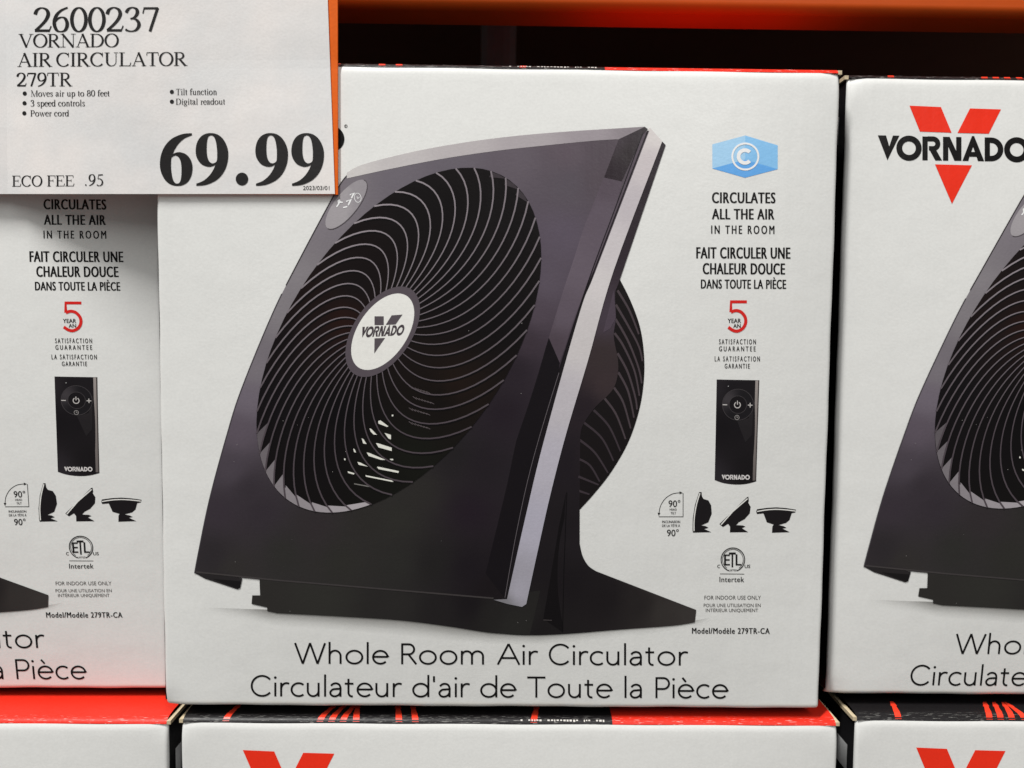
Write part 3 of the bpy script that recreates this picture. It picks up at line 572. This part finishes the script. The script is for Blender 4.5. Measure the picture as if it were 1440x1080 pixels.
def fan(front):
    # soft contact shadow printed under the picture of the fan
    a = Art(on_front)
    up = [(282, 858), (340, 860), (376, 861), (470, 868), (562, 873), (640, 883), (690, 890), (760, 894), (830, 890), (920, 882), (980, 876), (1000, 872)]
    lo = [(282, 864), (345, 872), (385, 880), (470, 886), (562, 894), (640, 902), (690, 906), (760, 907), (830, 901), (920, 891), (980, 881), (1000, 874)]
    al = [0, .25, .62, .66, .68, .7, .7, .6, .4, .35, .25, 0]
    pts = []; cols = []; f = []
    for i in range(len(up)):
        for k, q in enumerate((1.0, .55, .2, 0)):
            t = k/3; pts.append((up[i][0]*(1-t)+lo[i][0]*t, (up[i][1]-4)*(1-t)+lo[i][1]*t)); r = c(120, 118, 114); cols.append((r[0], r[1], r[2], al[i]*q))
    for i in range(len(up)-1):
        for k in range(3): f.append((i*4+k, i*4+k+1, i*4+k+5, i*4+k+4))
    a._put(pts, f, cols, 1); a.build('fan_shadow_print', front, M_soft)

    a = Art(on_front)
    SIL_L = catmull([(913, 184), (838, 380), (815, 440), (764.7, 620), (740, 722), (713, 842)])
    SIL_R = catmull([(931, 199), (863, 380), (827, 506), (796, 610), (774, 695), (756, 775), (740, 849)])
    # rear dome
    z3 = lambda q: (760+q[0]/3, 380+q[1]/3)
    dome = catmull([(871.7, 393), (886.7, 423), (900, 460), (905.7, 500), (905, 540), (898, 580), (883, 623), (860, 663), (836.7, 693), (815, 717)])
    a.poly(dome+[(800, 640), (830, 500)], c(22, 18, 19), 2)
    ribs = [[(325, 85), (375, 170), (415, 270)], [(318, 145), (370, 235), (418, 330), (436, 425)], [(316, 205), (370, 300), (416, 420), (432, 520)], [(312, 265), (350, 320), (398, 430), (422, 560)], [(325, 350), (368, 430), (402, 545), (408, 615)],
            [(328, 430), (370, 512), (398, 640)], [(310, 495), (350, 560), (385, 685)], [(270, 540), (320, 610), (365, 730)], [(225, 590), (290, 660), (340, 770)], [(180, 640), (260, 710), (315, 820)], [(165, 715), (230, 770), (288, 860)], [(160, 795), (210, 825), (256, 903)], [(160, 870), (245, 905)], [(160, 930), (215, 948)]]
    for i, r in enumerate(ribs):
        q = [p for p in catmull([z3(p) for p in r], n=10) if inside(p[0]+2.5, p[1]+2, dome+[(780, 640), (820, 480)])]
        if len(q) > 2: a.line(q, np.linspace(3.4, 2.2, len(q)), c(70, 61, 65) if i < 8 else c(58, 50, 55), 3)
    # dark rear shell, arm and stand
    back = [(936, 204)]+catmull([(936, 204), (905, 295), (871.7, 393), (865, 413), (866, 447), (863, 473), (869, 507), (868, 530), (860, 550), (836.7, 573), (820, 597), (816, 613)])[1:]
    back += [(815, 717), (815, 764)]+catmull([(815, 764), (819, 781), (827, 795), (838, 803)])[1:]+[(979, 857.5), (977, 875)]+catmull([(977, 875), (946.7, 879.7), (874, 885), (791, 891.6), (735.6, 893), (696.7, 890)])[1:]+[(690, 840), (760, 600), (900, 200), (928, 196)]
    bc = idw([(925, 230, 40, 32, 38), (885, 340, 46, 38, 44), (850, 450, 66, 57, 66), (845, 500, 54, 45, 46), (850, 540, 56, 46, 48), (820, 570, 36, 29, 34), (800, 650, 30, 25, 30), (790, 740, 28, 24, 27), (770, 800, 26, 22, 25), (740, 870, 32, 30, 30), (800, 820, 24, 20, 23), (805, 760, 30, 26, 29), (850, 840, 26, 22, 24), (900, 850, 36, 32, 32), (930, 860, 52, 48, 46), (970, 866, 56, 52, 50), (760, 885, 26, 23, 24)])
    a.grad(back, bc, 4, 12)
    a.poly([(863, 408), (866, 447), (858, 462), (848, 468)], c(74, 64, 74), 5)
    a.poly([(796, 692), (794, 720), (792, 888), (790, 888), (764, 870), (776, 800), (786, 740)], c(15, 12, 14), 5)
    a.line([(797, 692), (793, 800), (791, 889)], .9, c(10, 8, 10), 6)
    a.line([(764, 871.5), (776, 872)], .8, c(80, 74, 74), 6)
    # front base block under the face
    base = [(365, 812), (366, 837), (355, 837), (354, 849), (376, 854), (376, 859), (390, 862)]+catmull([(390, 862), (480, 866.6), (562, 872), (630, 880.4), (690, 889.6), (745, 892.6)])[1:]+[(760, 830), (700, 838), (540, 826)]
    a.grad(base, idw([(370, 840, 44, 42, 40), (450, 845, 46, 45, 42), (560, 850, 40, 38, 37), (620, 862, 32, 29, 30), (690, 868, 34, 32, 31), (720, 880, 38, 37, 35), (660, 850, 24, 20, 23)]), 5, 10)
    a.poly([(275, 806), (289, 813.6), (334, 828.4), (338, 827), (341, 813), (300, 806)], c(38, 35, 36), 5)
    a.poly([(300, 814), (334, 827), (338, 826), (339, 817)], c(22, 20, 21), 6)
    # face
    left = catmull([(488, 247), (473, 269), (422, 364), (384, 440), (340, 547), (319, 613), (295, 702), (279, 779), (274, 806)])
    EDGE = catmull([(904, 187), (866, 290), (826, 399), (785, 524), (748, 648), (726, 745), (709, 840)])
    topc = catmull([(488, 251), (548, 238), (620, 224), (693, 213), (765, 205), (837, 198), (870, 196)])
    face = left+[(390, 817), (540, 829), (694, 842), (709, 842)]+list(reversed(EDGE))+[(870, 195)]+list(reversed(topc))[1:]
    fc = idw([(490, 262, 114, 108, 114), (455, 300, 122, 116, 122), (420, 390, 127, 122, 126), (400, 440, 125, 120, 124), (360, 520, 116, 110, 116), (350, 560, 106, 98, 108), (335, 610, 89, 80, 90), (325, 660, 71, 64, 72), (310, 720, 54, 47, 54), (300, 780, 43, 39, 42),
              (560, 245, 104, 98, 106), (640, 226, 99, 93, 101), (720, 222, 94, 86, 94), (800, 215, 89, 79, 87), (850, 210, 80, 71, 78), (800, 260, 84, 77, 85), (840, 250, 80, 71, 78), (790, 330, 88, 79, 91), (770, 400, 86, 77, 88), (755, 440, 77, 67, 77), (740, 480, 58, 49, 57), (725, 520, 40, 33, 40), (705, 580, 35, 28, 35), (680, 650, 33, 28, 33), (660, 720, 34, 26, 34), (640, 640, 33, 30, 32), (590, 690, 43, 41, 39), (560, 730, 44, 43, 40),
              (520, 730, 43, 41, 39), (440, 740, 47, 42, 44), (370, 720, 49, 43, 49), (350, 690, 52, 46, 52), (400, 780, 44, 43, 41), (480, 790, 44, 43, 40), (560, 790, 42, 41, 39), (610, 790, 33, 31, 31), (660, 800, 27, 22, 27), (690, 830, 25, 20, 23), (330, 800, 48, 45, 44), (680, 560, 37, 31, 37)])  # olive tones low on the face: gloss reflection put into the print colour
    a.grad(face, fc, 6, 9)
    a.line(left[:len(left)//3], 1.6, c(52, 48, 50), 7); a.line(left[len(left)//3:], 1.5, c(66, 62, 66), 7)
    a.line([(276, 804), (390, 815.6), (540, 828), (694, 841)], 2.2, c(62, 58, 58), 7)
    # top bevel
    top2 = catmull([(488, 243), (512, 231), (584, 213), (657, 200), (729, 191), (801, 185), (873, 180.5), (907, 178.4)])
    a.grad(top2+[(870, 196.5)]+list(reversed(topc))[1:], idw([(490, 246, 196, 192, 190), (560, 226, 186, 181, 181), (650, 208, 176, 170, 171), (740, 198, 164, 157, 160), (830, 190, 150, 142, 147), (890, 183, 134, 126, 131)]), 7, 8)
    # right bevel of the face
    a.grad([(870, 196), (906.5, 178.6), (911, 182), (904, 190), (874, 255), (849.4, 249.5)], idw([(870, 200, 62, 54, 60), (900, 186, 52, 46, 50), (885, 215, 48, 42, 44), (862, 245, 44, 36, 41)]), 8, 7)
    fac = [(849.4, 249), (876, 254), (866, 290), (826, 399), (787, 510), (771.7, 475), (790, 415), (821.7, 318)]
    a.grad(fac, idw([(850, 260, 82, 72, 81), (840, 300, 92, 82, 92), (815, 380, 98, 88, 98), (795, 440, 92, 82, 92), (782, 490, 74, 64, 72)]), 7, 8)
    a.poly([(771.7, 475), (787, 510), (785, 524), (748, 648), (726, 745), (709, 840), (683, 806), (726, 620)], c(20, 16, 20), 7)
    # edge line and silver side
    a.poly(EDGE+list(reversed(SIL_L)), lambda x, y: c(84, 74, 83) if y < 395 else c(24, 20, 24), 8)
    a.line(EDGE, 1.3, c(22, 18, 22), 9); a.line([(p[0]-2.2, p[1]) for p in SIL_L], 1.8, c(26, 22, 25), 9)
    a.line([(p[0]+1.0, p[1]) for p in EDGE[len(EDGE)//2:]], .7, c(104, 98, 102), 10)
    sil = [(911, 182), (914, 180)]+SIL_R+[(734, 853), (714, 849), (694, 843)]+list(reversed(SIL_L))
    a.grad(sil, idw([(922, 195, 206, 200, 198), (915, 225, 192, 184, 186), (890, 290, 184, 177, 181), (860, 350, 196, 190, 192), (845, 400, 202, 197, 197), (815, 480, 196, 191, 191), (790, 560, 184, 179, 184), (770, 650, 178, 174, 184), (748, 740, 172, 169, 182), (728, 830, 164, 161, 172), (705, 846, 120, 118, 122)]), 9, 7)
    # grille: a disc seen in perspective
    C1 = np.array([561, 478.5]); C0 = np.array([538.5, 466.5]); R0 = .262
    S = np.array([[40000, -23600], [-23600, 58800.0]]); ww, V = np.linalg.eigh(S); Am = V @ np.diag(np.sqrt(ww)) @ V.T
    def disc(r, deg, ctr=None):
        k = min(1, max(0, (r-R0)/(1-R0))); cc = C0+(C1-C0)*k if ctr is None else ctr
        t = math.radians(deg); return tuple(cc+Am @ np.array([r*math.cos(t), -r*math.sin(t)]))
    rim = [disc(1, k*5) for k in range(72)]
    gc = idw([(450, 430, 23, 14, 13), (480, 450, 35, 17, 13), (440, 470, 25, 16, 16), (500, 400, 17, 12, 13), (600, 300, 16, 13, 14), (700, 300, 15, 12, 13), (650, 400, 10, 7, 9), (700, 450, 12, 9, 11), (620, 560, 17, 13, 11), (640, 540, 29, 19, 15), (540, 660, 15, 15, 12), (580, 640, 19, 20, 15), (450, 640, 13, 10, 12), (400, 560, 13, 10, 13), (480, 580, 10, 8, 10), (400, 480, 16, 11, 13)])
    a.grad(rim, gc, 10, 14)
    # bright inner wall at the lower left of the rim, cut by the vanes
    vane = lambda d, r: disc(r, d-40+40*((r-R0)/(1-R0))**1.7)
    for n in range(15, 24):
        d = 74.0+n*360/43; t = (n-15)/8; g = 92+78*t**.8; e = d+360/43
        if t < .45: q = [disc(.998, d), disc(.998, d+2.8), disc(.998, d+5.6), disc(.998, e), vane(e, .95), vane(e, .90+.03*t)]
        else: q = [disc(.998, d), disc(.998, d+2.8), disc(.998, d+5.6), disc(.998, e), vane(e, .985), vane(e, .955+.02*t), vane(d, .925+.04*t), vane(d, .97)]
        a.poly(q, c(g, g-6, g-2), 11)
    for k in (40, 48, 57):
        a.poly([disc(.995, k), disc(.998, k+4), disc(.996, k+8), disc(.965, k+7.4)], c(58, 52, 56), 11)
    # vanes
    for n in range(43):
        d = 74.0+n*360/43
        pts = []; ws = []
        for i in range(19):
            r = R0+(.999-R0)*i/18; kk = i/18
            pts.append(disc(r, d-40+40*kk**1.7)); ws.append(1.35+.9*kk)
        def vc(x, y, kk=d):
            b = max(0, min(1, (610-y)/330)); side = max(0, min(1, (700-x)/250))
            g = 74+84*b*(.55+.45*side)
            return c(g+2, g-6, g-1)
        dark = [(p[0]+.9, p[1]+1.6) for p in pts]
        a.line(dark[:-1], [q*1.5 for q in ws[:-1]], c(12, 10, 11), 11)
        a.line(pts, ws, vc, 13)
    # slots of the rear grille glinting through
    z5 = lambda q: (440+q[0]/5.4, 540+q[1]/5.4)
    wt = c(222, 222, 212)
    for q in ([(497, 280), (515, 275), (575, 320), (565, 325), (500, 300)], [(432, 335), (445, 340), (488, 385), (462, 382), (440, 360)], [(372, 410), (388, 420), (410, 455), (383, 450)], [(308, 488), (320, 495), (330, 520), (314, 515)], [(545, 370), (594, 385), (594, 420), (575, 412)],
              [(480, 447), (500, 450), (600, 482), (600, 508), (500, 480)], [(410, 518), (430, 522), (555, 575), (520, 575), (425, 545)], [(340, 590), (365, 596), (420, 626), (350, 612)], [(487, 627), (500, 627), (655, 660), (650, 674), (500, 645)], [(265, 660), (318, 676), (312, 686), (270, 674)], [(400, 690), (600, 730), (615, 740), (600, 741), (405, 702)], [(240, 562), (250, 566), (248, 580), (238, 574)], [(583, 568), (610, 566), (612, 577), (596, 578)], [(600, 232), (612, 232), (612, 244), (600, 244)]):
        a.poly([z5(p) for p in q], wt, 12)
    a.poly([z5(p) for p in ((314, 752), (447, 776), (447, 784), (316, 760))], c(120, 118, 114), 12)
    for x, y in ((800, 30), (830, 110), (800, 195), (800, 300)):     # hatching glints
        for k in range(7):
            a.line([z5((x-70+k*22, y-16+k*7)), z5((x-40+k*22, y+6+k*6))], .7, c(96, 88, 90), 12)
    # hub
    for sc, col, lay in ((1.0, c(84, 76, 82), 14), (.845, c(226, 225, 220), 15)):
        a.poly([disc(R0*sc, k*6, C0) for k in range(60)], col, lay)
    z6 = lambda q: (440+q[0]/5.4, 360+q[1]/5.4)
    hg = c(84, 77, 82)
    for q in ([(470, 458), (540, 458), (540, 525), (470, 525)], [(600, 451), (682, 445), (630, 520), (555, 523)], [(470, 625), (550, 622), (468, 740)]): a.poly([z6(p) for p in q], hg, 16)
    put(a, place(logo_word(), 506, 566.5, 460, 474.6, -.055, .28), c(70, 63, 67), 16)
    # display
    S2 = np.array([[29.4**2, -765], [-765, 34.8**2]]); ww, V = np.linalg.eigh(S2); A2 = V @ np.diag(np.sqrt(ww)) @ V.T; cc = np.array([487.2, 287.6])
    ell = lambda r, k: tuple(cc+A2 @ np.array([r*math.cos(math.radians(k)), r*math.sin(math.radians(k))]))
    a.poly([ell(1.0, k*6) for k in range(60)], lambda x, y: c(156, 151, 154) if x < 490 else c(146, 141, 145), 7)
    a.line([ell(1.0, k) for k in range(-60, 130, 6)], 1.0, c(84, 78, 82), 8)
    z9 = lambda q: (440+q[0]/9, 230+q[1]/9)
    wl = c(240, 238, 236)
    for q in ([(470, 398), (522, 376), (490, 442)], [(425, 482), (482, 458), (450, 530)], [(385, 560), (438, 546)], [(302, 550), (330, 512), (322, 470), (345, 462)], [(325, 505), (352, 490), (380, 494)], [(340, 470), (350, 500)]):
        a.line([z9(p) for p in q], 1.9, wl, 9)
    p = [z9((570+48*math.cos(t)*.8+18*math.sin(t), 435+55*math.sin(t)-18*math.cos(t))) for t in np.linspace(0, 6.28, 24)]
    a.line(p, .8, wl, 9); a.line([z9(q) for q in ((560, 420), (572, 446), (592, 425))], .8, wl, 9)
    rnd = random.Random(3)
    for _ in range(24):                                # chipped ink
        x, y = rnd.uniform(300, 800), rnd.uniform(260, 880)
        if not (inside(x, y, face) or inside(x, y, base)): continue
        r = rnd.uniform(.2, .5); a.poly([(x+r*rnd.uniform(.6, 1.3)*math.cos(t), y+r*rnd.uniform(.6, 1.6)*math.sin(t)) for t in (0, 1.2, 2.5, 3.8, 5)], c(175, 172, 168), 17)
    a.build('fan_print', front)

# ------------------------------------------------------------------ six boxes
first = make_box()
def copy_tree(o, parent=None):
    q = o.copy(); COL.objects.link(q); q.parent = parent
    for ch in o.children: copy_tree(ch, q)
    return q
SPOTS = [((0, 0, 0), 1.0, 0.0, 'glossy white fan box in the upper row, standing forward, price sign against its corner'),
         ((-.4060, .0278, -.0035), 1.0, .6, 'white fan box set back beside the forward box, half covered by the price sign'),
         ((.4105, .0150, .0023), 1.0, 0, 'white fan box in the upper row with its red V logo uncovered'),
         ((.0108, -.0015, -BH-.0097), 1.004, 0, 'lower white fan box directly beneath the forward standing box'),
         ((-.3995, .0028, -BH-.0130), 1.0, 0, 'lower white fan box with bright red top flap end showing, under the set back box'),
         ((.4245, .0035, -BH-.0088), 1.0, 0, 'lower white fan box beneath the box with the uncovered logo')]
for i, (loc, sx, rz, lab) in enumerate(SPOTS):
    o = first if i == 0 else copy_tree(first)
    o.location = loc; o.scale = (sx, 1, 1); o.rotation_euler = (0, 0, math.radians(rz))
    tag(o, lab, 'box', 'stacked fan boxes')

# ------------------------------------------------------------------ price sign
def card_y(x, z):                                # taped on: follows the box front, then bends back towards the box set behind it
    d = -.190-x
    return min(.0175, -.0019-bulge(max(x, -.2), min(z, BH))+(1.7*d*d if d > 0 else 0))
def on_card(px, py, lift):
    Y = -.004
    for _ in range(14): p = ray(px, py, Y); Y = card_y(p[0], p[2])
    p = ray(px, py, Y); return (p[0]-SIGN[0], Y-lift-SIGN[1], p[2]-SIGN[2])
SIGN = ray(300, 273, -.0060)
sign = empty('price_sign', SIGN); tag(sign, 'white paper price sign on an orange card, reading 69.99', 'sign')
def sheet(name, corners, lift, thick, mat):
    """corners: top-left, top-right, bottom-right, bottom-left in photo pixels; a thin bent sheet"""
    nu, nv = 60, 36; vs = []; (tl, tr, br, bl) = [np.array(q, float) for q in corners]
    for off in (lift, lift-thick):
        for j in range(nv+1):
            for i in range(nu+1):
                t, u = j/nv, i/nu; p = (tl*(1-u)+tr*u)*(1-t)+(bl*(1-u)+br*u)*t
                vs.append(on_card(p[0], p[1], off))
    n = (nu+1)*(nv+1); fs = []
    q = lambda i, j: j*(nu+1)+i
    for j in range(nv):
        for i in range(nu):
            fs.append((q(i, j), q(i+1, j), q(i+1, j+1), q(i, j+1))); fs.append((n+q(i, j), n+q(i, j+1), n+q(i+1, j+1), n+q(i+1, j)))
    for i in range(nu):
        fs.append((q(i, 0), n+q(i, 0), n+q(i+1, 0), q(i+1, 0))); fs.append((q(i, nv), q(i+1, nv), n+q(i+1, nv), n+q(i, nv)))
    for j in range(nv):
        fs.append((q(0, j), q(0, j+1), n+q(0, j+1), n+q(0, j))); fs.append((q(nu, j), n+q(nu, j), n+q(nu, j+1), q(nu, j+1)))
    return mesh_obj(name, vs, fs, mat, sign)
sheet('backing_card', [(-190, -150), (474.5, -150), (475, 273.6), (-190, 269)], 0, .0016, M_orange_card)
sheet('paper_sheet', [(-185, -150), (455.5, -150), (471.2, 273), (-185, 273)], .0006, .00035, M_paper)
INK = c(24, 22, 22)
def sign_art(name, items):
    a = Art(lambda x, y, l: on_card(x, y, .0007+l))
    for it in items: put(a, it, INK, 1)
    a.build(name, sign, M_ink)
sign_art('item_number', [place(serif('2600237', -.02), 48, 224.5, 11.5, 45.5, -.004)])
sign_art('product_name', [place(serif('VORNADO', -.06), 27, 168, 48.5, 67.3, -.004), place(serif('AIR CIRCULATOR', -.04, sp=.75), 25.4, 264.6, 75.2, 94.4, -.006), place(serif('279TR', -.02), 24, 103, 103, 122, -.004)])
def dot(x, y, r=2.9): return [(arc(x, y, r, r, 0, 345, 18), [tuple(range(19))])]
for txt, bx, x0, x1, yt, yb in (('Moves air up to 80 feet', 35.8, 44.4, 154.8, 127.6, 136.2), ('3 speed controls', 35.5, 44, 120.2, 141.2, 150), ('Power cord', 35.2, 43.8, 98, 155.4, 164.0),
        ('Tilt function', 242.4, 248, 305.5, 125.4, 134), ('Digital readout', 242.4, 248, 317, 139.2, 147.6)):
    sign_art('feature_line', [dot(bx, (yt+yb)/2), place(serif(txt, .0, 1.05), x0, x1, yt, yb, -.004)])
sign_art('fee_line', [place(serif('ECO FEE', -.02), 18, 105.4, 247.4, 262.6, -.006), place(serif('.95', .04), 120.6, 146, 245.6, 261.4, 0)])
sign_art('date_code', [place(sans('2023/03/01', 0), 426.6, 463.6, 261.8, 267.4)])
six = catmull([(323, 148), (270, 151), (220, 165), (165, 195), (120, 245), (92, 310), (83, 380), (92, 440), (120, 495), (160, 530), (205, 542), (250, 538), (290, 515), (318, 470), (328, 410), (318, 355), (285, 310), (240, 291), (205, 293), (181, 305)], n=5)+catmull([(181, 305), (195, 270), (225, 225), (270, 186), (323, 164)], n=5)[1:]
hole = catmull([(170, 335), (185, 320), (205, 316), (225, 330), (240, 365), (245, 420), (242, 480), (232, 515), (212, 525), (192, 515), (177, 480), (168, 420), (167, 370)], True, 5)
a = Art(lambda x, y, l: on_card(x, y, .0007+l))
zz = lambda q: (210+q[0]/5.333, 160+q[1]/5.333)
a.poly([zz(p) for p in six], INK, 1, [[zz(p) for p in hole]])
for cx in (473.5, 920.5, 1190):
    rt = lambda P: [zz((cx+(205.5-x), 344.5+(345-y))) for x, y in P]
    a.poly(rt(six), INK, 1, [rt(hole)])
a.poly([zz(p) for p in arc(698, 491, 47, 48, 0, 350, 30)], INK, 1)
a.build('price_figure', sign, M_ink)
